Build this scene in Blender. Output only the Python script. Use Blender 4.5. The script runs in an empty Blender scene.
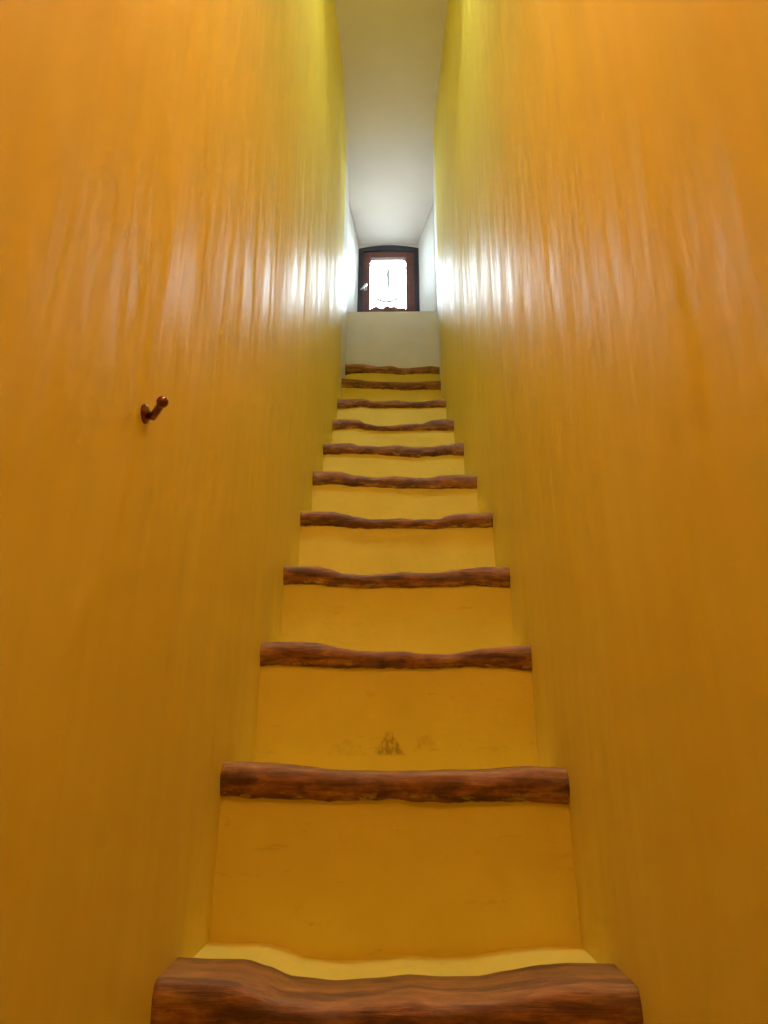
import bpy, bmesh, math, random
from mathutils import Vector, Matrix, noise

random.seed(7)
S = bpy.context.scene
COL = S.collection
R = math.radians

# ------------------------------------------------------------------ camera
EYE = Vector((0.0, 0.0, 1.38))
FPX, CX, CY = 640.0, 384.0, 512.0          # focal length in pixels, frame centre
cam_data = bpy.data.cameras.new('camera')
cam_data.sensor_fit = 'HORIZONTAL'
cam_data.sensor_width = 36.0
cam_data.lens = FPX / 768.0 * 36.0
cam_data.clip_start = 0.02
cam = bpy.data.objects.new('camera', cam_data)
cam.location = EYE
cam.rotation_euler = (R(90 + 19.7), 0, R(0.8))
COL.objects.link(cam)
S.camera = cam
CAMROT = cam.rotation_euler.to_matrix()

# ------------------------------------------------------------------ sky (bright overcast) and exposure
SKY_STRENGTH = 130.0
LAMP_STRENGTH = 76.0
world = bpy.data.worlds.new('overcast_sky')
S.world = world
world.use_nodes = True
wn = world.node_tree.nodes
bg = wn['Background']
# overcast dome above the horizon, dull ground below it
wt = world.node_tree
w_tc = wt.nodes.new('ShaderNodeTexCoord')
w_sep = wt.nodes.new('ShaderNodeSeparateXYZ')
w_rmp = wt.nodes.new('ShaderNodeValToRGB')
w_rmp.color_ramp.elements[0].position = 0.0
w_rmp.color_ramp.elements[0].color = (0.11, 0.12, 0.11, 1)
w_rmp.color_ramp.elements[1].position = 0.03
w_rmp.color_ramp.elements[1].color = (0.72, 0.88, 1.0, 1)
wt.links.new(w_tc.outputs['Generated'], w_sep.inputs[0])
wt.links.new(w_sep.outputs['Z'], w_rmp.inputs['Fac'])
wt.links.new(w_rmp.outputs['Color'], bg.inputs['Color'])
bg.inputs['Strength'].default_value = SKY_STRENGTH
S.view_settings.view_transform = 'Standard'
S.view_settings.look = 'None'
S.view_settings.gamma = 1.0
S.view_settings.use_curve_mapping = False
S.view_settings.exposure = 0.0
S.cycles.max_bounces = 10
S.cycles.diffuse_bounces = 6
S.cycles.transparent_max_bounces = 12


def ray(px, py):
    return CAMROT @ Vector(((px - CX) / FPX, (CY - py) / FPX, -1.0))


def on_y(px, py, y):                        # pixel -> point on the plane Y = y
    r = ray(px, py)
    return EYE + r * ((y - EYE.y) / r.y)


def on_x(px, py, x):
    r = ray(px, py)
    return EYE + r * ((x - EYE.x) / r.x)


def on_z(px, py, z):
    r = ray(px, py)
    return EYE + r * ((z - EYE.z) / r.z)


# ------------------------------------------------------------------ mesh helpers
def obj(name, bm, mat, parent=None, smooth=False, label=None):
    me = bpy.data.meshes.new(name)
    bmesh.ops.recalc_face_normals(bm, faces=bm.faces[:])
    bm.to_mesh(me)
    bm.free()
    if smooth:
        for p in me.polygons:
            p.use_smooth = True
    me.materials.append(mat)
    o = bpy.data.objects.new(name, me)
    COL.objects.link(o)
    if parent is not None:
        o.parent = parent
        o.matrix_parent_inverse = parent.matrix_basis.inverted()
    if label:
        o['label'] = label
    return o


def empty(name, loc=(0, 0, 0)):
    o = bpy.data.objects.new(name, None)
    o.location = loc
    o.empty_display_size = 0.1
    COL.objects.link(o)
    return o


def tag(o, label=None, cat=None, kind=None, group=None):
    if label: o['label'] = label
    if cat: o['category'] = cat
    if kind: o['kind'] = kind
    if group: o['group'] = group
    return o


def box(bm, x0, x1, y0, y1, z0, z1, bev=0.0):
    v = [bm.verts.new((x, y, z)) for z in (z0, z1) for y in (y0, y1) for x in (x0, x1)]
    fs = [bm.faces.new([v[i] for i in q]) for q in
          ((0, 1, 3, 2), (4, 6, 7, 5), (0, 4, 5, 1), (2, 3, 7, 6), (0, 2, 6, 4), (1, 5, 7, 3))]
    if bev:
        es = list({e for f in fs for e in f.edges})
        bmesh.ops.bevel(bm, geom=es, offset=bev, segments=2, profile=0.7, affect='EDGES')
    return bm


def tube(bm, pts, rads, seg=10, cap=True):
    pts = [Vector(p) for p in pts]
    rings = []
    for i, p in enumerate(pts):
        t = (pts[min(i + 1, len(pts) - 1)] - pts[max(i - 1, 0)]).normalized()
        a = Vector((0, 0, 1)) if abs(t.z) < 0.9 else Vector((1, 0, 0))
        u = t.cross(a).normalized()
        w = t.cross(u)
        rad = rads[i] if isinstance(rads, (list, tuple)) else rads
        rings.append([bm.verts.new(p + (u * math.cos(k * 2 * math.pi / seg) + w * math.sin(k * 2 * math.pi / seg)) * rad)
                      for k in range(seg)])
    for a, b in zip(rings, rings[1:]):
        for k in range(seg):
            bm.faces.new((a[k], a[(k + 1) % seg], b[(k + 1) % seg], b[k]))
    if cap:
        bm.faces.new(rings[0])
        bm.faces.new(rings[-1])
    return bm


def lathe(bm, prof, centre, axis='Z', seg=24):
    c = Vector(centre)
    rings = []
    for r_, h in prof:
        ring = []
        for k in range(seg):
            a = 2 * math.pi * k / seg
            d = (r_ * math.cos(a), r_ * math.sin(a), h)
            if axis == 'X': d = (d[2], d[0], d[1])
            if axis == 'Y': d = (d[0], d[2], d[1])
            ring.append(bm.verts.new(c + Vector(d)))
        rings.append(ring)
    for a, b in zip(rings, rings[1:]):
        for k in range(seg):
            bm.faces.new((a[k], a[(k + 1) % seg], b[(k + 1) % seg], b[k]))
    bm.faces.new(rings[0])
    bm.faces.new(rings[-1])
    return bm


def lerp_poly(poly, t):
    if t <= poly[0][0]: return poly[0][1]
    for (a, va), (b, vb) in zip(poly, poly[1:]):
        if t <= b:
            return va + (vb - va) * (t - a) / (b - a)
    return poly[-1][1]


# ------------------------------------------------------------------ materials
def new_mat(name):
    m = bpy.data.materials.new(name)
    m.use_nodes = True
    nt = m.node_tree
    return m, nt, nt.nodes['Principled BSDF']


def nd(nt, typ, **kw):
    n = nt.nodes.new(typ)
    for k, v in kw.items():
        setattr(n, k, v)
    return n


def ramp(nt, src, stops):
    r_ = nd(nt, 'ShaderNodeValToRGB')
    e = r_.color_ramp.elements
    while len(e) < len(stops): e.new(0.5)
    for el, (p, c) in zip(e, stops):
        el.position = p
        el.color = (c[0], c[1], c[2], 1) if not isinstance(c, float) else (c, c, c, 1)
    nt.links.new(src, r_.inputs['Fac'])
    return r_


def coords(nt, scale=(1, 1, 1), src='Object', rot=(0, 0, 0)):
    tc = nd(nt, 'ShaderNodeTexCoord')
    mp = nd(nt, 'ShaderNodeMapping')
    mp.inputs['Scale'].default_value = scale
    mp.inputs['Rotation'].default_value = rot
    nt.links.new(tc.outputs[src], mp.inputs['Vector'])
    return mp.outputs['Vector']


def tex(nt, vec, scale, detail=4, rough=0.55, dist=0.0):
    n = nd(nt, 'ShaderNodeTexNoise')
    n.inputs['Scale'].default_value = scale
    n.inputs['Detail'].default_value = detail
    n.inputs['Roughness'].default_value = rough
    n.inputs['Distortion'].default_value = dist
    nt.links.new(vec, n.inputs['Vector'])
    return n.outputs['Fac']


def math_node(nt, op, a, b=None, clamp=False):
    n = nd(nt, 'ShaderNodeMath', operation=op, use_clamp=clamp)
    for i, v in enumerate((a, b)):
        if v is None: continue
        if isinstance(v, (int, float)): n.inputs[i].default_value = v
        else: nt.links.new(v, n.inputs[i])
    return n.outputs[0]


def mix_col(nt, fac, a, b):
    n = nd(nt, 'ShaderNodeMix', data_type='RGBA')
    if isinstance(fac, (int, float)): n.inputs['Factor'].default_value = fac
    else: nt.links.new(fac, n.inputs['Factor'])
    for s, v in (('A', a), ('B', b)):
        i = [q for q in n.inputs if q.name == s and q.type == 'RGBA'][0]
        if isinstance(v, tuple): i.default_value = (*v, 1)
        else: nt.links.new(v, i)
    return [q for q in n.outputs if q.type == 'RGBA'][0]


def bump(nt, h, strength, dist, normal=None):
    b = nd(nt, 'ShaderNodeBump')
    b.inputs['Strength'].default_value = strength
    b.inputs['Distance'].default_value = dist
    nt.links.new(h, b.inputs['Height'])
    if normal: nt.links.new(normal, b.inputs['Normal'])
    return b.outputs['Normal']


YEL = (0.66, 0.42, 0.036)


def wall_paint():
    m, nt, P = new_mat('glossy_ochre_wall_paint')
    cloud = tex(nt, coords(nt, (1, 1, 0.6)), 2.2, 5, 0.6)
    streak_c = tex(nt, coords(nt, (1, 9, 0.7)), 3.0, 3, 0.5)
    f = math_node(nt, 'ADD', math_node(nt, 'MULTIPLY', cloud, 0.6), math_node(nt, 'MULTIPLY', streak_c, 0.4))
    c = ramp(nt, f, [(0.3, (0.74, 0.605, 0.080)), (0.7, (0.82, 0.69, 0.11))])
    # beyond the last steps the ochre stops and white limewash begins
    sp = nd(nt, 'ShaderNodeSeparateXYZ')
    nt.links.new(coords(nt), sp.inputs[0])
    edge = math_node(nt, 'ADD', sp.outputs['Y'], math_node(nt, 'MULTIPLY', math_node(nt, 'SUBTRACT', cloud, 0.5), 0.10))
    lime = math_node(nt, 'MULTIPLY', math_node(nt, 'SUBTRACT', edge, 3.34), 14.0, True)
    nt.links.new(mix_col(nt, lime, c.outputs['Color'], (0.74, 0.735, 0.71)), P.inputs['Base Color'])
    # vertical trowel and brush marks
    s1 = tex(nt, coords(nt, (1, 7, 1.2)), 2.0, 1, 0.4, 0.2)
    s2 = tex(nt, coords(nt, (1, 20, 3.0)), 1.6, 1, 0.4, 0.3)
    lump = tex(nt, coords(nt, (1, 1, 0.5)), 6.0, 3, 0.5)
    n1 = bump(nt, lump, 0.45, 0.014)
    n2 = bump(nt, s1, 0.5, 0.009, n1)
    n3 = bump(nt, s2, 0.4, 0.003, n2)
    nt.links.new(n3, P.inputs['Normal'])
    rr = ramp(nt, s1, [(0.3, 0.44), (0.7, 0.58)])
    nt.links.new(rr.outputs['Color'], P.inputs['Roughness'])
    P.inputs['Specular IOR Level'].default_value = 0.25
    return m


def step_paint(stain=None):
    m, nt, P = new_mat('ochre_step_paint' + ('_stained' if stain else ''))
    v = coords(nt)
    cloud = tex(nt, v, 5.0, 6, 0.6)
    c = ramp(nt, cloud, [(0.3, (0.74, 0.605, 0.070)), (0.7, (0.82, 0.69, 0.095))]).outputs['Color']
    scuff = ramp(nt, tex(nt, coords(nt, (6, 6, 16)), 2.5, 8, 0.7, 0.6), [(0.60, 0.0), (0.78, 1.0)]).outputs['Color']
    c = mix_col(nt, math_node(nt, 'MULTIPLY', scuff, 0.32), c, (0.22, 0.11, 0.03))
    if stain:
        for (x0, z0, hw, hh, amt) in stain:
            sep = nd(nt, 'ShaderNodeSeparateXYZ')
            wob = nd(nt, 'ShaderNodeTexNoise')
            wob.inputs['Scale'].default_value = 60
            wob.inputs['Detail'].default_value = 3
            nt.links.new(v, wob.inputs['Vector'])
            nt.links.new(v, sep.inputs[0])
            wv = math_node(nt, 'MULTIPLY', math_node(nt, 'SUBTRACT', wob.outputs['Fac'], 0.5), 1.3)
            u = math_node(nt, 'ABSOLUTE', math_node(nt, 'DIVIDE', math_node(nt, 'SUBTRACT', sep.outputs['X'], x0), hw))
            w = math_node(nt, 'DIVIDE', math_node(nt, 'SUBTRACT', sep.outputs['Z'], z0), hh)
            # hut shape: narrow at the top, wide at the foot
            d = math_node(nt, 'ADD', math_node(nt, 'ADD', u, math_node(nt, 'MULTIPLY', w, 0.55)), wv)
            inside = math_node(nt, 'MULTIPLY', math_node(nt, 'SUBTRACT', 0.85, d), 3.0, True)
            top = math_node(nt, 'MULTIPLY', math_node(nt, 'SUBTRACT', 1.0, w), 4.0, True)
            bot = math_node(nt, 'MULTIPLY', math_node(nt, 'ADD', w, 1.0), 4.0, True)
            mask = math_node(nt, 'MULTIPLY', math_node(nt, 'MULTIPLY', inside, top), bot)
            patch = ramp(nt, tex(nt, coords(nt, (130, 1, 90)), 1.0, 2), [(0.38, 0.25), (0.6, 1.0)]).outputs['Color']
            mask = math_node(nt, 'MULTIPLY', math_node(nt, 'MULTIPLY', mask, patch), amt)
            c = mix_col(nt, mask, c, (0.13, 0.055, 0.015))
    nt.links.new(c, P.inputs['Base Color'])
    P.inputs['Roughness'].default_value = 0.55
    n = bump(nt, tex(nt, v, 14.0, 4, 0.55), 0.4, 0.006)
    nt.links.new(n, P.inputs['Normal'])
    return m


def wood():
    m, nt, P = new_mat('worn_nosing_wood')
    tc = nd(nt, 'ShaderNodeTexCoord')
    info = nd(nt, 'ShaderNodeObjectInfo')
    off = nd(nt, 'ShaderNodeVectorMath', operation='ADD')
    nt.links.new(tc.outputs['Object'], off.inputs[0])
    cmb = nd(nt, 'ShaderNodeCombineXYZ')
    nt.links.new(math_node(nt, 'MULTIPLY', info.outputs['Random'], 40.0), cmb.inputs[0])
    nt.links.new(cmb.outputs[0], off.inputs[1])

    def sc(s):
        mp = nd(nt, 'ShaderNodeMapping')
        mp.inputs['Scale'].default_value = s
        nt.links.new(off.outputs[0], mp.inputs['Vector'])
        return mp.outputs['Vector']
    grain = tex(nt, sc((5, 90, 90)), 1.0, 6, 0.7, 0.8)
    blot = tex(nt, sc((14, 34, 34)), 1.0, 5, 0.65, 0.4)
    tone = math_node(nt, 'ADD', math_node(nt, 'MULTIPLY', grain, 0.40), math_node(nt, 'MULTIPLY', blot, 0.60))
    c = ramp(nt, tone, [(0.35, (0.035, 0.014, 0.007)), (0.45, (0.14, 0.052, 0.014)),
                        (0.55, (0.33, 0.120, 0.024)), (0.67, (0.54, 0.28, 0.065))]).outputs['Color']
    # smears of wall paint along the lower edge (UV v = 0 at the bottom)
    uvs = nd(nt, 'ShaderNodeSeparateXYZ')
    nt.links.new(tc.outputs['UV'], uvs.inputs[0])
    low = math_node(nt, 'MULTIPLY', math_node(nt, 'SUBTRACT', 0.36, uvs.outputs['Y']), 4.0, True)
    sm = ramp(nt, tex(nt, sc((22, 50, 60)), 1.0, 5, 0.65), [(0.54, 0.0), (0.62, 1.0)]).outputs['Color']
    c = mix_col(nt, math_node(nt, 'MULTIPLY', math_node(nt, 'MULTIPLY', low, sm), 0.85), c, (0.60, 0.40, 0.06))
    # paler band along the upper arris
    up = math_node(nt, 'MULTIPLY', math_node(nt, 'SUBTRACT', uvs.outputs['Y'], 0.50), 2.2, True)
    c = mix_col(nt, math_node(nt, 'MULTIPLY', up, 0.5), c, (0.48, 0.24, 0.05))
    # ochre paint brushed over the ends of the timber
    endd = math_node(nt, 'ABSOLUTE', math_node(nt, 'SUBTRACT', uvs.outputs['X'], 0.5))
    endm = math_node(nt, 'MULTIPLY', math_node(nt, 'SUBTRACT', endd, 0.36), 7.0, True)
    patch = ramp(nt, tex(nt, sc((16, 40, 50)), 1.3, 5, 0.7), [(0.44, 0.0), (0.64, 1.0)]).outputs['Color']
    c = mix_col(nt, math_node(nt, 'MULTIPLY', math_node(nt, 'MULTIPLY', endm, patch), 0.7), c, (0.52, 0.30, 0.045))
    # dark old stain in long blotches
    dk = ramp(nt, tex(nt, sc((5, 30, 30)), 1.2, 4, 0.6), [(0.50, 0.0), (0.62, 1.0)]).outputs['Color']
    c = mix_col(nt, math_node(nt, 'MULTIPLY', dk, 0.5), c, (0.045, 0.018, 0.010))
    nt.links.new(c, P.inputs['Base Color'])
    P.inputs['Roughness'].default_value = 0.55
    n = bump(nt, grain, 0.7, 0.005)
    nt.links.new(n, P.inputs['Normal'])
    return m


def plain(name, col, rough=0.5, metal=0.0, nscale=8.0, var=0.12, bstr=0.25, bdist=0.004):
    m, nt, P = new_mat(name)
    t = tex(nt, coords(nt), nscale, 5, 0.6)
    lo = tuple(c * (1 - var) for c in col)
    hi = tuple(min(1, c * (1 + var)) for c in col)
    nt.links.new(ramp(nt, t, [(0.3, lo), (0.7, hi)]).outputs['Color'], P.inputs['Base Color'])
    P.inputs['Roughness'].default_value = rough
    P.inputs['Metallic'].default_value = metal
    if bstr:
        nt.links.new(bump(nt, t, bstr, bdist), P.inputs['Normal'])
    return m


def glass_mat():
    m, nt, P = new_mat('window_glass')
    out = nt.nodes['Material Output']
    tr = nd(nt, 'ShaderNodeBsdfTransparent')
    gl = nd(nt, 'ShaderNodeBsdfGlossy')
    gl.inputs['Roughness'].default_value = 0.03
    fr = nd(nt, 'ShaderNodeFresnel')
    fr.inputs['IOR'].default_value = 1.45
    mx = nd(nt, 'ShaderNodeMixShader')
    nt.links.new(fr.outputs[0], mx.inputs[0])
    nt.links.new(tr.outputs[0], mx.inputs[1])
    nt.links.new(gl.outputs[0], mx.inputs[2])
    nt.links.new(mx.outputs[0], out.inputs['Surface'])
    nt.nodes.remove(P)
    return m


def lace_mat(name, clear, col=(0.92, 0.92, 0.90)):
    m, nt, P = new_mat(name)
    out = nt.nodes['Material Output']
    tr = nd(nt, 'ShaderNodeBsdfTransparent')
    tl = nd(nt, 'ShaderNodeBsdfTranslucent')
    tl.inputs['Color'].default_value = (*col, 1)
    df = nd(nt, 'ShaderNodeBsdfDiffuse')
    df.inputs['Color'].default_value = (*col, 1)
    cloth = nd(nt, 'ShaderNodeMixShader')
    cloth.inputs[0].default_value = 0.4
    nt.links.new(tl.outputs[0], cloth.inputs[1])
    nt.links.new(df.outputs[0], cloth.inputs[2])
    mx = nd(nt, 'ShaderNodeMixShader')
    weave = tex(nt, coords(nt), 160.0, 2, 0.5)
    w = ramp(nt, weave, [(0.35, max(0.0, 1 - clear - 0.15)), (0.65, min(1.0, 1 - clear + 0.15))]).outputs['Color']
    nt.links.new(w, mx.inputs[0])
    nt.links.new(tr.outputs[0], mx.inputs[1])
    nt.links.new(cloth.outputs[0], mx.inputs[2])
    nt.links.new(mx.outputs[0], out.inputs['Surface'])
    nt.nodes.remove(P)
    return m


def lamp_glow():
    m, nt, P = new_mat('lit_opal_glass')
    P.inputs['Base Color'].default_value = (0.9, 0.85, 0.75, 1)
    P.inputs['Emission Color'].default_value = (1.0, 0.52, 0.28, 1)
    P.inputs['Emission Strength'].default_value = LAMP_STRENGTH
    return m


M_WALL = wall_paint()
M_STEP = step_paint()
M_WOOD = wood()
M_WHITE = plain('white_limewash', (0.74, 0.735, 0.71), 0.6, 0, 5.0, 0.05, 0.35, 0.008)
M_FRAME = plain('dark_window_frame_paint', (0.014, 0.018, 0.034), 0.35, 0, 30, 0.3, 0.15, 0.001)
M_SASH = plain('red_brown_sash_wood', (0.11, 0.036, 0.026), 0.4, 0, 40, 0.25, 0.2, 0.001)
M_STEEL = plain('polished_steel', (0.75, 0.76, 0.78), 0.22, 1.0, 40, 0.05, 0.0)
M_BRASS = plain('dull_brass', (0.22, 0.085, 0.025), 0.28, 1.0, 60, 0.25, 0.1, 0.0005)
M_FLOOR = plain('terracotta_floor', (0.30, 0.12, 0.05), 0.6, 0, 6, 0.2, 0.3, 0.004)
M_GLASS = glass_mat()
M_LACE = lace_mat('sheer_white_curtain', 0.55)
M_STITCH = lace_mat('dense_embroidery', -0.2, (0.24, 0.235, 0.225))
M_LAMP = lamp_glow()
M_HEM = plain('brown_hem_cloth', (0.12, 0.05, 0.04), 0.8, 0, 60, 0.2, 0.2, 0.0005)
M_CEIL = plain('white_ceiling_plaster', (0.72, 0.665, 0.61), 0.6, 0, 3.0, 0.04, 0.3, 0.008)

# ------------------------------------------------------------------ step positions from the photograph
D1, T = 1.292, 0.269                       # first nosing in view, tread run
# each: (x, y of top edge, y of lower edge) along the wooden nosing, in photo pixels
NOSE = [
    [(222, 763, 798), (257, 764, 800), (280, 766, 801), (304, 768.5, 801.5), (322, 771, 802), (341, 772.6, 802), (390, 773, 802), (427, 772.7, 803), (452, 771.6, 804), (472, 772.2, 804), (496, 771, 803.5), (519, 769, 803), (538, 768, 803.5), (568, 769, 806)],
    [(261, 641.7, 666), (279, 641.3, 664), (303, 641.4, 666.5), (314.5, 642, 667), (328, 644.6, 667), (344, 648, 668), (359, 650, 668), (383, 651, 668), (402, 650.7, 668), (423, 653, 669), (449, 653.8, 668), (464, 651, 667), (484, 648, 667), (507, 645.6, 669), (531, 644.6, 671)],
    [(283.5, 565, 584), (300, 565.5, 583.5), (319, 565.5, 584), (329, 568, 585), (343, 572.4, 585.7), (365, 574, 587), (385, 572.8, 587), (403, 571.2, 586.6), (419, 572, 586.3), (439, 571.6, 586), (452.6, 569.4, 586), (471, 566.8, 586), (485, 565.8, 586.3), (508.5, 566, 587)],
    [(300.7, 510.7, 525.5), (316, 510.3, 525), (333, 510.7, 525), (344.4, 513.2, 526), (356, 516, 527), (370, 518.6, 527.6), (384.6, 518.6, 527.3), (401, 517.6, 527), (414.4, 519, 527.6), (431.5, 518.6, 528.2), (440, 518.4, 527.5), (446, 515, 527), (454.5, 513.3, 526.7), (471.7, 512.2, 526.4), (491.7, 511.7, 526.2)],
    [(313.3, 470.6, 484.5), (332, 470.4, 483.2), (340, 470.8, 483.8), (354.3, 474.4, 485.3), (374, 476.6, 486.3), (396, 475.5, 487.2), (416, 477, 487.4), (427.3, 477, 487.6), (442.8, 474.4, 487.7), (460.5, 473.7, 487.7), (477, 474.4, 487.7)],
    [(323.8, 442.5, 453.8), (350.4, 442.5, 452.7), (358.8, 444.8, 453), (379.6, 445.8, 453.5), (395.2, 444.6, 455.2), (413, 446, 456.3), (431.7, 445.8, 455.2), (448, 443.8, 454.2), (464, 441.7, 454.2)],
    [(332.7, 418.7, 429), (345, 418.5, 428), (357.8, 418.9, 427.5), (366, 423.1, 428.6), (378, 425.3, 429.5), (389, 425.3, 429.8), (403.4, 423.5, 430), (421.6, 423.1, 429.4), (432.5, 419.7, 429.4), (443.5, 418.2, 430), (454.4, 417.8, 430.4)],
    [(336.8, 398.5, 407.6), (362.5, 398.1, 406.3), (374, 400.6, 406.8), (396.7, 399.8, 407), (411.4, 401.4, 407), (422.8, 401, 406.9), (432.5, 399, 406.6), (446.4, 398.5, 405.8)],
    [(341.3, 377.7, 387), (356, 378.7, 387), (369.4, 380.5, 387.2), (387, 381, 388.2), (404, 381.4, 389.5), (418.9, 381.3, 388.6), (430.8, 380.4, 388.4), (440.7, 380, 389)],
    [(345.5, 363.2, 374), (353, 363.3, 372), (362, 363.6, 372), (378.4, 366, 372.4), (391.9, 365.4, 373), (399.4, 367.5, 373.8), (408.4, 367.7, 373.6), (421.9, 366.2, 372.4), (430.8, 365.4, 372.6), (440, 366.2, 373.7)],
]
LOGS = []                                   # (y, [(x, z_top, z_bot), ...])
for n, pts in enumerate(NOSE):
    y = D1 + n * T
    prof = []
    for px, pt, pb in pts:
        a, b = on_y(px, pt, y), on_y(px, pb, y)
        prof.append((a.x, a.z, b.z))
    LOGS.append((y, prof))
RISE = 0.267
BASE_Z = LOGS[0][1][0][1]
XL0, XR0 = LOGS[0][1][0][0], LOGS[0][1][-1][0]
rng = random.Random(3)
LOWER = []                                  # four steps below the frame of the photograph
for k in range(4):
    y = D1 - (k + 1) * T
    src = LOGS[(k * 3 + 1) % 4 + 1][1]
    z = BASE_Z - (k + 1) * RISE
    x0, x1 = src[0][0], src[-1][0]
    prof = [(XL0 + (px - x0) / (x1 - x0) * (XR0 - XL0), z + (pt - src[0][1]), z - 0.062 + (pb - src[0][2]) * 0.6) for px, pt, pb in src]
    LOWER.append((y, prof))
ALL = LOWER[::-1] + LOGS
NY10 = LOGS[-1][0]
Y_PANEL = NY10 + 0.23                      # face of the white wall under the window
Y_WIN = Y_PANEL + 0.46                     # plane of the window

WALL_L = [(y, p[0][0]) for y, p in LOGS]
WALL_R = [(y, p[-1][0]) for y, p in LOGS]
SILL = on_y(392, 312, Y_PANEL).z
PL, PR = on_y(346, 312, Y_PANEL).x, on_y(437.5, 312, Y_PANEL).x
WALL_L.append((Y_PANEL, PL))
WALL_R.append((Y_PANEL, PR))
WALL_L = [(-1.7, XL0 - 0.02), (0.6, XL0 - 0.005)] + WALL_L
WALL_R = [(-1.7, XR0 + 0.02), (0.6, XR0 + 0.005)] + WALL_R
WB_L, WB_R = on_y(357, 312, Y_WIN).x, on_y(419.5, 312, Y_WIN).x      # window opening at the foot
WT_L, WT_R = on_y(359, 250, Y_WIN).x, on_y(418.5, 250, Y_WIN).x
Z_SPRING = on_y(388, 249, Y_WIN).z
Z_CROWN = on_y(388, 245.5, Y_WIN).z
Z_CEIL = Z_CROWN + 0.012
Z_FLOOR = 0.0
Y_BACK = -1.6
Z_LOW = 3.40                               # low ceiling over the foot of the stairs
Y_LOW = 0.30


def smooth_poly(poly, t, h=0.10):
    return sum(lerp_poly(poly, t + h * k / 3) for k in range(-3, 4)) / 7


# ------------------------------------------------------------------ the setting
def side_wall(name, poly, sign, label):
    bm = bmesh.new()
    ys = [Y_BACK + (Y_PANEL - Y_BACK) * i / 190 for i in range(191)]
    zs = [-0.05 + (Z_CEIL + 0.10) * j / 110 for j in range(111)]
    grid = []
    for y in ys:
        col = []
        for z in zs:
            x = smooth_poly(poly, min(y, Y_PANEL))
            und = noise.noise(Vector((sign * 5.3, y * 1.6, z * 0.5))) * 0.006 + noise.noise(Vector((sign * 9.1, y * 5.0, z * 1.2))) * 0.0022
            fade = min(1.0, (Y_PANEL - y) / 0.3)
            col.append(bm.verts.new((x + und * fade, y, z)))
        grid.append(col)
    for a, b in zip(grid, grid[1:]):
        for j in range(len(zs) - 1):
            bm.faces.new((a[j], b[j], b[j + 1], a[j + 1]))
    # thickness
    fr = [bm.faces[:] and f for f in bm.faces[:]]
    r_ = bmesh.ops.extrude_face_region(bm, geom=fr)
    for v in [g for g in r_['geom'] if isinstance(g, bmesh.types.BMVert)]:
        v.co.x = sign * 0.62
    return tag(obj(name, bm, M_WALL, smooth=False), label, kind='structure')


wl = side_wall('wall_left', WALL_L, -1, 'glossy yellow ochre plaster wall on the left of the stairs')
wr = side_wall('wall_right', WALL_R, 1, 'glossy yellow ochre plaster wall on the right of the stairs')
for o in (wl, wr):
    for p in o.data.polygons: p.use_smooth = abs(p.normal.x) > 0.9

bm = box(bmesh.new(), -0.62, 0.62, Y_BACK - 0.1, Y_PANEL, -0.15, 0.0)
tag(obj('floor', bm, M_FLOOR), 'terracotta floor at the foot of the stairs', kind='structure')
bm = box(bmesh.new(), -0.62, 0.62, Y_BACK - 0.15, Y_BACK, 0.0, Z_LOW)
tag(obj('wall_back', bm, M_WALL), 'yellow ochre wall behind the foot of the stairs', kind='structure')
bm = box(bmesh.new(), -0.62, 0.62, Y_BACK - 0.15, Y_LOW, Z_LOW, Z_LOW + 0.12)
tag(obj('ceiling', bm, M_CEIL), 'low white ceiling over the foot of the stairs', kind='structure')
bm = box(bmesh.new(), -0.62, 0.62, Y_LOW - 0.12, Y_LOW, Z_LOW + 0.12, Z_CEIL + 0.1)
tag(obj('wall_upper', bm, M_WALL), 'yellow ochre wall above the low ceiling', kind='structure')
SKX, SKY0, SKY1 = 0.18, 1.15, 1.58           # opening for an unseen skylight, added to bring daylight onto the upper steps
bm = bmesh.new()
zt = Z_CEIL + 0.22
box(bm, -0.62, 0.62, Y_LOW - 0.12, SKY0, Z_CEIL, zt)
box(bm, -0.62, 0.62, SKY1, Y_WIN + 0.2, Z_CEIL, zt)
box(bm, -0.62, -SKX, SKY0, SKY1, Z_CEIL, zt)
box(bm, SKX, 0.62, SKY0, SKY1, Z_CEIL, zt)
tag(obj('ceiling', bm, M_CEIL), 'high white ceiling running to the window at the stair top', kind='structure')

sky_w = tag(empty('added_skylight', (0, (SKY0 + SKY1) / 2, zt)), 'small unseen skylight added in the high ceiling for daylight on the stairs', kind='structure')
for xa, xb, ya, yb in ((-SKX - 0.05, -SKX + 0.015, SKY0 - 0.05, SKY1 + 0.05), (SKX - 0.015, SKX + 0.05, SKY0 - 0.05, SKY1 + 0.05),
                       (-SKX + 0.015, SKX - 0.015, SKY0 - 0.05, SKY0 + 0.015), (-SKX + 0.015, SKX - 0.015, SKY1 - 0.015, SKY1 + 0.05)):
    obj('frame_bar', box(bmesh.new(), xa, xb, ya, yb, zt, zt + 0.05), M_FRAME, sky_w)
obj('pane', box(bmesh.new(), -SKX + 0.01, SKX - 0.01, SKY0 + 0.01, SKY1 - 0.01, zt + 0.02, zt + 0.025), M_GLASS, sky_w)
pd2 = bpy.data.lights.new('added_skylight_portal', 'AREA')     # portal only, adds no light of its own
pd2.shape = 'RECTANGLE'
pd2.size, pd2.size_y = 2 * SKX, SKY1 - SKY0
pd2.cycles.is_portal = True
po2 = bpy.data.objects.new('added_skylight_portal', pd2)
po2.location = (0, (SKY0 + SKY1) / 2, zt + 0.06)
COL.objects.link(po2)

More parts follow.
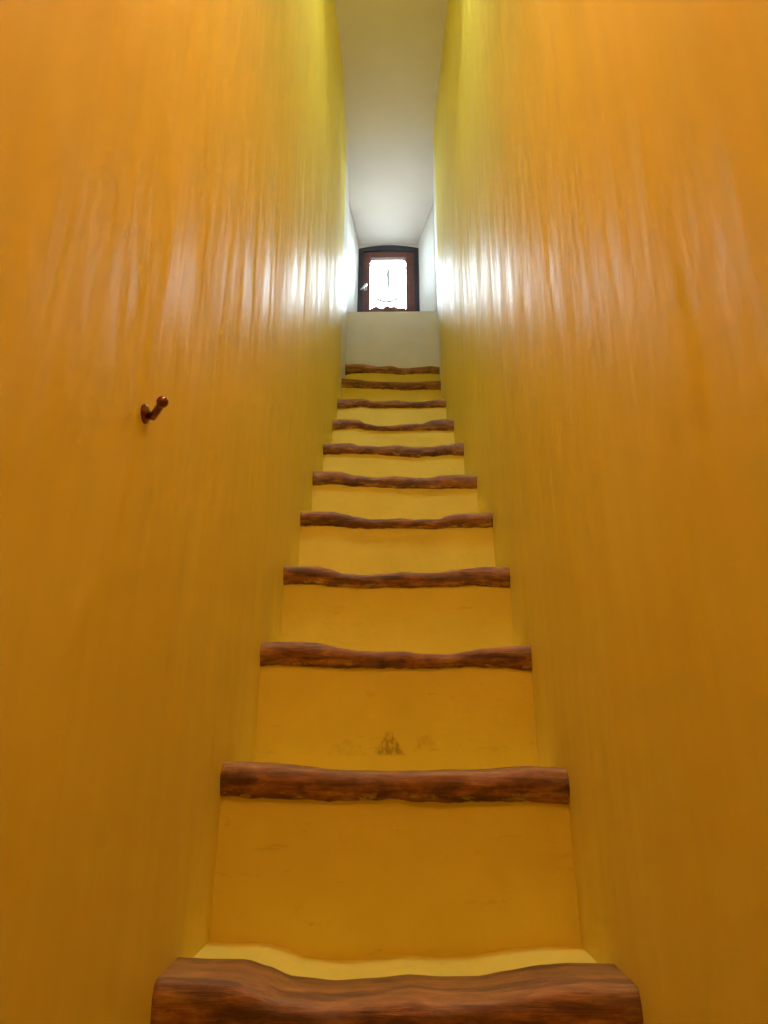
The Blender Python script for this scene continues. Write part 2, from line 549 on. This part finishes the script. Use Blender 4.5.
# white wall below the window, its sill, and the splayed white reveals
bm = bmesh.new()
nx, nz = 24, 24
g = []
for i in range(nx + 1):
    col = []
    for j in range(nz + 1):
        z = LOGS[-1][1][0][1] - 0.3 + (SILL - LOGS[-1][1][0][1] + 0.3) * j / nz
        x = (PL - 0.03) + (PR - PL + 0.06) * i / nx
        und = noise.noise(Vector((x * 5, z * 5, 3.0))) * 0.006 * (1 if j < nz else 0)
        col.append(bm.verts.new((x, Y_PANEL + und - 0.004, z)))
    g.append(col)
for a, b in zip(g, g[1:]):
    for j in range(nz): bm.faces.new((a[j], b[j], b[j + 1], a[j + 1]))
r_ = bmesh.ops.extrude_face_region(bm, geom=bm.faces[:])
for v in [q for q in r_['geom'] if isinstance(q, bmesh.types.BMVert)]: v.co.y = Y_WIN + 0.16
tag(obj('wall_end', bm, M_WHITE), 'off white knee wall below the window at the stair top', kind='structure')


def reveal(name, front, bot, top, sign, label):
    bm = bmesh.new()
    n = 12
    rows = []
    for j in range(n + 1):
        t = j / n
        z = SILL - 0.005 + (Z_CEIL + 0.02 - SILL) * t
        xb = bot + (top - bot) * t
        rows.append([bm.verts.new((xb + (front - xb) * (1 - k / n) ** 1.15, Y_PANEL + (Y_WIN - Y_PANEL + 0.0) * k / n, z)) for k in range(n + 1)])
    for a, b in zip(rows, rows[1:]):
        for k in range(n): bm.faces.new((a[k], a[k + 1], b[k + 1], b[k]))
    r_ = bmesh.ops.extrude_face_region(bm, geom=bm.faces[:])
    for v in [q for q in r_['geom'] if isinstance(q, bmesh.types.BMVert)]: v.co.x = sign * 0.62
    o = tag(obj(name, bm, M_WHITE), label, kind='structure')
    for p in o.data.polygons: p.use_smooth = abs(p.normal.x) > 0.7
    return o


reveal('trim_1', PL, WB_L, WT_L, -1, 'white splayed reveal on the handle side of the window')
reveal('trim_2', PR, WB_R, WT_R, 1, 'white splayed reveal on the hinge side of the window')

# ------------------------------------------------------------------ window
win = tag(empty('window_1', ((WB_L + WB_R) / 2, Y_WIN, SILL)), 'small dark framed casement window with arched head at the stair top', kind='structure')
ARC = 14


def edge_x(z):
    t = (z - SILL) / (Z_SPRING - SILL)
    return WB_L + (WT_L - WB_L) * t, WB_R + (WT_R - WB_R) * t


def arched_ring(inset_side, inset_top, arch, y0, y1, outer=0.02, depth_in=None):
    """the outer frame: a ring between an arched outline and an inner opening"""
    bm = bmesh.new()
    zt = Z_SPRING
    xl, xr = WT_L, WT_R
    outl = [(WB_L - outer, SILL - 0.02), (xl - outer, zt)]
    inl = [(WB_L + inset_side, SILL + 0.0), (xl + inset_side, zt - inset_top)]
    for k in range(1, ARC):
        t = k / ARC
        c = 4 * t * (1 - t)
        outl.append((xl - outer + (xr - xl + 2 * outer) * t, zt + (Z_CROWN - zt + 0.012) * c))
        inl.append((xl + inset_side + (xr - xl - 2 * inset_side) * t, zt - inset_top + arch * c))
    outl += [(xr + outer, zt), (WB_R + outer, SILL - 0.02)]
    inl += [(xr - inset_side, zt - inset_top), (WB_R - inset_side, SILL + 0.0)]
    rings = []
    for y in (y0, y1):
        rings.append(([bm.verts.new((x, y, z)) for x, z in outl], [bm.verts.new((x, y, z)) for x, z in inl]))
    (oa, ia), (ob, ib) = rings
    n = len(oa)
    for i in range(n - 1):
        bm.faces.new((oa[i], oa[i + 1], ia[i + 1], ia[i]))
        bm.faces.new((ob[i], ib[i], ib[i + 1], ob[i + 1]))
        bm.faces.new((ia[i], ia[i + 1], ib[i + 1], ib[i]))
        bm.faces.new((oa[i], ob[i], ob[i + 1], oa[i + 1]))
    for i in (0, n - 1):
        bm.faces.new((oa[i], ia[i], ib[i], ob[i]))
    return bm


bm = bmesh.new()
rows = []
for k in range(-1, ARC + 2):
    t = min(1.0, max(0.0, k / ARC))
    x = WT_L - 0.02 + (WT_R - WT_L + 0.04) * t + (-0.06 if k < 0 else 0.06 if k > ARC else 0)
    zl = Z_SPRING + (Z_CROWN - Z_SPRING + 0.004) * 4 * t * (1 - t)
    rows.append([bm.verts.new((x, yy, zz)) for yy, zz in ((Y_WIN - 0.004, zl), (Y_WIN - 0.004, Z_CEIL + 0.02), (Y_WIN + 0.16, Z_CEIL + 0.02), (Y_WIN + 0.16, zl))])
for a, b in zip(rows, rows[1:]):
    for j in range(4): bm.faces.new((a[j], b[j], b[(j + 1) % 4], a[(j + 1) % 4]))
bm.faces.new(rows[0]); bm.faces.new(rows[-1])
tag(obj('trim_3', bm, M_WHITE), 'white plaster spandrel over the arched window head', kind='structure')
FW = 0.040                                  # visible width of the dark outer frame
obj('outer_frame', arched_ring(FW, 0.026, 0.012, Y_WIN - 0.0, Y_WIN + 0.09), M_FRAME, win, label='dark blue black arched outer frame')
# sash: two stiles, two rails
y0, y1 = Y_WIN + 0.012, Y_WIN + 0.062
sxl, sxr = WB_L + FW - 0.004, WB_R - FW + 0.004
pane_l, pane_r = on_y(370.0, 290, Y_WIN).x, on_y(406.0, 290, Y_WIN).x
pane_t, pane_b = on_y(388, 256.5, Y_WIN).z, on_y(388, 308.0, Y_WIN).z
stl = (WT_L + FW - 0.004, WT_R - FW + 0.004)
ztop = Z_SPRING - 0.014
sash = obj('sash', box(bmesh.new(), pane_l - 0.012, pane_r + 0.012, y0 + 0.03, y1, pane_t - 0.012, pane_t, 0.002), M_SASH, win)
for nm, (xa, xb, za, zb) in {'stile': (sxl, pane_l, SILL + 0.002, ztop), 'stile.001': (pane_r, sxr, SILL + 0.002, ztop),
                             'rail': (pane_l, pane_r, pane_t, ztop), 'rail.001': (pane_l, pane_r, SILL + 0.002, pane_b)}.items():
    obj(nm.split('.')[0], box(bmesh.new(), xa, xb, y0, y1, za, zb, 0.004), M_SASH, sash)
obj('pane', box(bmesh.new(), pane_l - 0.005, pane_r + 0.005, y0 + 0.030, y0 + 0.034, pane_b - 0.005, pane_t + 0.005), M_GLASS, win)
# lever handle on the left stile
hp = on_y(365.5, 287, Y_WIN)
he = on_y(360.5, 290, Y_WIN - 0.04)
ht = on_y(367.3, 283.5, Y_WIN - 0.04)
bm = box(bmesh.new(), hp.x - 0.011, hp.x + 0.011, y0 - 0.006, y0 + 0.001, hp.z - 0.032, hp.z + 0.032, 0.003)
hd = obj('handle', bm, M_STEEL, win, label='shiny steel lever handle')
bm = tube(bmesh.new(), [(hp.x, y0 - 0.004, hp.z), (hp.x, Y_WIN - 0.035, hp.z)], 0.007)
obj('handle_neck', bm, M_STEEL, hd, smooth=True)
bm = tube(bmesh.new(), [tuple(he), tuple(he.lerp(ht, 0.25)), tuple(he.lerp(ht, 0.8)), tuple(ht)], [0.005, 0.008, 0.009, 0.006])
obj('handle_lever', bm, M_STEEL, hd, smooth=True)

# ------------------------------------------------------------------ sheer curtain on the sash
cur = empty('sheer_curtain', ((pane_l + pane_r) / 2, y0 + 0.012, pane_b))
tag(cur, 'sheer white embroidered half curtain hanging before the window pane', 'curtain')
bm = bmesh.new()
NXC, NZC = 44, 16
rows = []
cw = pane_r - pane_l - 0.012
for j in range(NZC + 1):
    row = []
    for i in range(NXC + 1):
        t = i / NXC
        hem = pane_b + 0.006 + 0.012 * abs(math.sin(t * math.pi * 4.0))
        z = hem + (pane_t - 0.012 - hem) * j / NZC
        row.append(bm.verts.new((pane_l + 0.006 + cw * t, y0 + 0.016 + 0.004 * math.sin(t * 40), z)))
    rows.append(row)
for a, b in zip(rows, rows[1:]):
    for i in range(NXC): bm.faces.new((a[i], a[i + 1], b[i + 1], b[i]))
cloth = obj('cloth', bm, M_LACE, cur, smooth=True)
bm = tube(bmesh.new(), [(pane_l + 0.001, y0 + 0.016, pane_t - 0.012), (pane_r - 0.001, y0 + 0.016, pane_t - 0.012)], 0.0035)
obj('curtain_rod', bm, M_STEEL, cur, smooth=True)
a, b = on_y(388.3, 269, y0 + 0.010), on_y(388.0, 300, y0 + 0.010)
bm = tube(bmesh.new(), [tuple(a), tuple(a.lerp(b, 0.12)), tuple(a.lerp(b, 0.45)), tuple(b)], [0.009, 0.016, 0.012, 0.010], 8)
for v in bm.verts: v.co.y = y0 + 0.010 + (v.co.y - y0 - 0.010) * 0.12
obj('embroidered_stem', bm, M_STITCH, cloth, smooth=True)
pts = []
for k in range(15):
    t = k / 14
    pts.append(tuple(on_y(376 + 22 * t, 298.3 + 3.6 * math.sin(t * math.pi), y0 + 0.010)))
bm = tube(bmesh.new(), pts, 0.013, 8)
for v in bm.verts: v.co.y = y0 + 0.010 + (v.co.y - y0 - 0.010) * 0.12
obj('embroidered_swag', bm, M_STITCH, cloth, smooth=True)

bm = bmesh.new()
rows = []
for i in range(61):
    px = 370.2 + 35.6 * i / 60
    h = 0.4
    for (ca, cb, hh) in ((373.0, 379.0, 2.4), (383.5, 391.0, 2.6), (390.0, 398.0, 2.2), (403.0, 407.0, 1.2)):
        if ca < px < cb: h = max(h, hh * math.sin(math.pi * (px - ca) / (cb - ca)) ** 0.7)
    p0, p1 = on_y(px, 311.5, y0 + 0.012), on_y(px, 308.3 - h, y0 + 0.012)
    rows.append([bm.verts.new(q) for q in ((p0.x, y0 + 0.011, p0.z), (p1.x, y0 + 0.011, p1.z), (p1.x, y0 + 0.013, p1.z), (p0.x, y0 + 0.013, p0.z))])
for a, b in zip(rows, rows[1:]):
    for j in range(4): bm.faces.new((a[j], b[j], b[(j + 1) % 4], a[(j + 1) % 4]))
bm.faces.new(rows[0]); bm.faces.new(rows[-1])
obj('scalloped_hem', bm, M_HEM, cloth, label='brown scalloped hem')

# daylight enters here and through the added skylight: a light portal for the sky (adds no light of its own)
pd = bpy.data.lights.new('window_sky_portal', 'AREA')
pd.shape = 'RECTANGLE'
pd.size, pd.size_y = pane_r - pane_l + 0.02, pane_t - pane_b + 0.02
pd.cycles.is_portal = True
po = bpy.data.objects.new('window_sky_portal', pd)
po.location = ((pane_l + pane_r) / 2, Y_WIN + 0.10, (pane_t + pane_b) / 2)
po.rotation_euler = (R(-90), 0, 0)
COL.objects.link(po)

# ------------------------------------------------------------------ staircase
stairs = empty('staircase', (0, D1 - 4 * T, 0))
tag(stairs, 'steep yellow staircase with rough dark wooden nosings climbing to the window', 'staircase')


def profile(prof, x):
    if x <= prof[0][0]: return prof[0][1], prof[0][2]
    for (xa, ta, ba), (xb, tb, bb) in zip(prof, prof[1:]):
        if x <= xb:
            f = (x - xa) / (xb - xa)
            f = f * f * (3 - 2 * f) * 0.5 + f * 0.5
            return ta + (tb - ta) * f, ba + (bb - ba) * f
    return prof[-1][1], prof[-1][2]


NXS = 40


def build_step(k, y, prof, z_below, depth, mat):
    x0, x1 = prof[0][0], prof[-1][0]
    xa, xb = x0 - 0.014, x1 + 0.014
    bm = bmesh.new()
    cols = []
    back = y + depth
    for i in range(NXS + 1):
        x = xa + (xb - xa) * i / NXS
        zt, zb = profile(prof, x)
        zt -= 0.004
        col = []
        nzr = 12
        for j in range(nzr + 1):                                   # riser face from below
            z = z_below + (zt - z_below) * j / nzr
            und = noise.noise(Vector((x * 6, z * 6, k * 3.1))) * 0.004
            col.append(bm.verts.new((x, y + 0.014 + und, z)))
        for j in range(1, 7):                                      # tread going back
            t = j / 6
            col.append(bm.verts.new((x, y + 0.014 + (back - y - 0.014) * t, zt - 0.020 + 0.002 * noise.noise(Vector((x * 7, t * 3, k))))))
        col.append(bm.verts.new((x, back, z_below)))
        cols.append(col)
    for a, b in zip(cols, cols[1:]):
        m = len(a)
        for j in range(m):
            bm.faces.new((a[j], b[j], b[(j + 1) % m], a[(j + 1) % m]))
    bm.faces.new(cols[0])
    bm.faces.new(cols[-1])
    st = obj('step', bm, mat, stairs)
    # the wooden nosing
    bm = bmesh.new()
    uvl = bm.loops.layers.uv.new('UVMap')
    NL = 64
    rings, vs = [], []
    for i in range(NL + 1):
        t = i / NL
        x = x0 - 0.004 + (x1 - x0 + 0.008) * t
        zt, zb = profile(prof, x)
        h = zt - zb
        q = Vector((x * 9, k * 7.7, 0))
        zb += noise.noise(q * 2.0) * 0.003 + noise.noise(q * 6.0) * 0.002 + noise.noise(q * 15.0) * 0.0012
        bulge = 0.006 + noise.noise(q + Vector((0, 3, 0))) * 0.006
        sec = []
        shape = [(0.055, -0.0), (0.014, 0.0), (0.002, 0.06), (-0.002, 0.22), (-bulge * 0.9, 0.45), (-bulge, 0.68),
                 (-bulge * 0.5, 0.88), (0.000, 0.965), (0.006, 1.0), (0.045, 1.0), (0.10, 1.0)]
        for (dy, f) in shape:
            jit = noise.noise(Vector((x * 22, f * 3.0, k * 5.1))) * 0.0030
            jz = 0.0 if f > 0.95 else noise.noise(Vector((x * 30, f * 4 + 9, k * 2.1))) * 0.002
            sec.append(bm.verts.new((x, y + 0.004 + dy + jit * (1 if f < 0.97 else 0.3), zb + (zt - zb) * f + jz)))
        sec.append(bm.verts.new((x, y + 0.10, zb)))
        rings.append(sec)
        vs.append([s[1] for s in shape] + [0.0])
    for i, (a, b) in enumerate(zip(rings, rings[1:])):
        m = len(a)
        for j in range(m):
            j2 = (j + 1) % m
            f = bm.faces.new((a[j], a[j2], b[j2], b[j]))
            for lp, (ii, jj) in zip(f.loops, ((i, j), (i, j2), (i + 1, j2), (i + 1, j))):
                lp[uvl].uv = (ii / NL, vs[ii][jj])
    bm.faces.new(rings[0])
    bm.faces.new(rings[-1])
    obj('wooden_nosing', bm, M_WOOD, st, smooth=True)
    return st


s0 = on_y(390, 743, D1 + T + 0.014)
M_STEP2 = step_paint([(s0.x, s0.z, 0.028, 0.029, 0.55), (s0.x + 0.085, s0.z + 0.0, 0.03, 0.02, 0.18), (s0.x - 0.10, s0.z - 0.01, 0.05, 0.02, 0.12)])
for k, (y, prof) in enumerate(ALL):
    z_below = (min(p[1] for p in ALL[k - 1][1]) - 0.04) if k else 0.0
    last = k == len(ALL) - 1
    build_step(k, y, prof, z_below, (Y_PANEL - y + 0.01) if last else (T + 0.05), M_STEP2 if k == 5 else M_STEP)

# ------------------------------------------------------------------ brass coat hook on the left wall
xw = smooth_poly(WALL_L, 0.8)
tip = on_x(162.5, 402, xw + 0.035)
foot = on_x(156.8, 411, xw + 0.022)
hk = empty('wall_hook', (xw, tip.y - 0.012, tip.z - 0.02))
tag(hk, 'small brass hook on the left wall at the photo edge', 'hook')
pl_ = on_x(144, 414, xw)
obj('back_plate', lathe(bmesh.new(), [(0.013, -0.004), (0.013, 0.003), (0.010, 0.005), (0.004, 0.006)], pl_, 'X'), M_BRASS, hk)
obj('hook_arm', tube(bmesh.new(), [tuple(pl_), tuple(pl_ + Vector((0.012, 0.001, -0.003))), tuple(foot), tuple(foot.lerp(tip, 0.6)), tuple(tip)],
                     [0.006, 0.0055, 0.005, 0.005, 0.005]), M_BRASS, hk, smooth=True)
pr = [(0.0005, -0.0075)] + [(0.0075 * math.sin(math.pi * i / 10), -0.0075 * math.cos(math.pi * i / 10)) for i in range(1, 10)] + [(0.0005, 0.0075)]
obj('knob', lathe(bmesh.new(), pr, tip, 'Z', 16), M_BRASS, hk, smooth=True)

# ------------------------------------------------------------------ warm ceiling lamp over the foot of the stairs (behind the viewer)
lx, ly, lz = 0.0, -0.10, Z_LOW - 0.22
lp = tag(empty('pendant_lamp', (lx, ly, lz)), 'lit opal globe pendant lamp over the stair foot', 'lamp')
obj('ceiling_rose', lathe(bmesh.new(), [(0.05, 0.0), (0.05, -0.012), (0.02, -0.03)], (lx, ly, Z_LOW), 'Z'), M_BRASS, lp)
obj('cord', tube(bmesh.new(), [(lx, ly, Z_LOW - 0.02), (lx, ly, lz)], 0.004), M_FRAME, lp)
obj('lamp_base', lathe(bmesh.new(), [(0.035, 0.0), (0.045, -0.02), (0.035, -0.035), (0.03, -0.07)], (lx, ly, lz), 'Z'), M_BRASS, lp)
pr = [(0.03, -0.065)] + [(0.085 * math.sin(a), -0.145 + 0.085 * math.cos(a)) for a in [0.4 + (math.pi - 0.4) * i / 14 for i in range(14)]] + [(0.001, -0.23)]
obj('globe', lathe(bmesh.new(), pr, (lx, ly, lz), 'Z'), M_LAMP, lp, smooth=True)
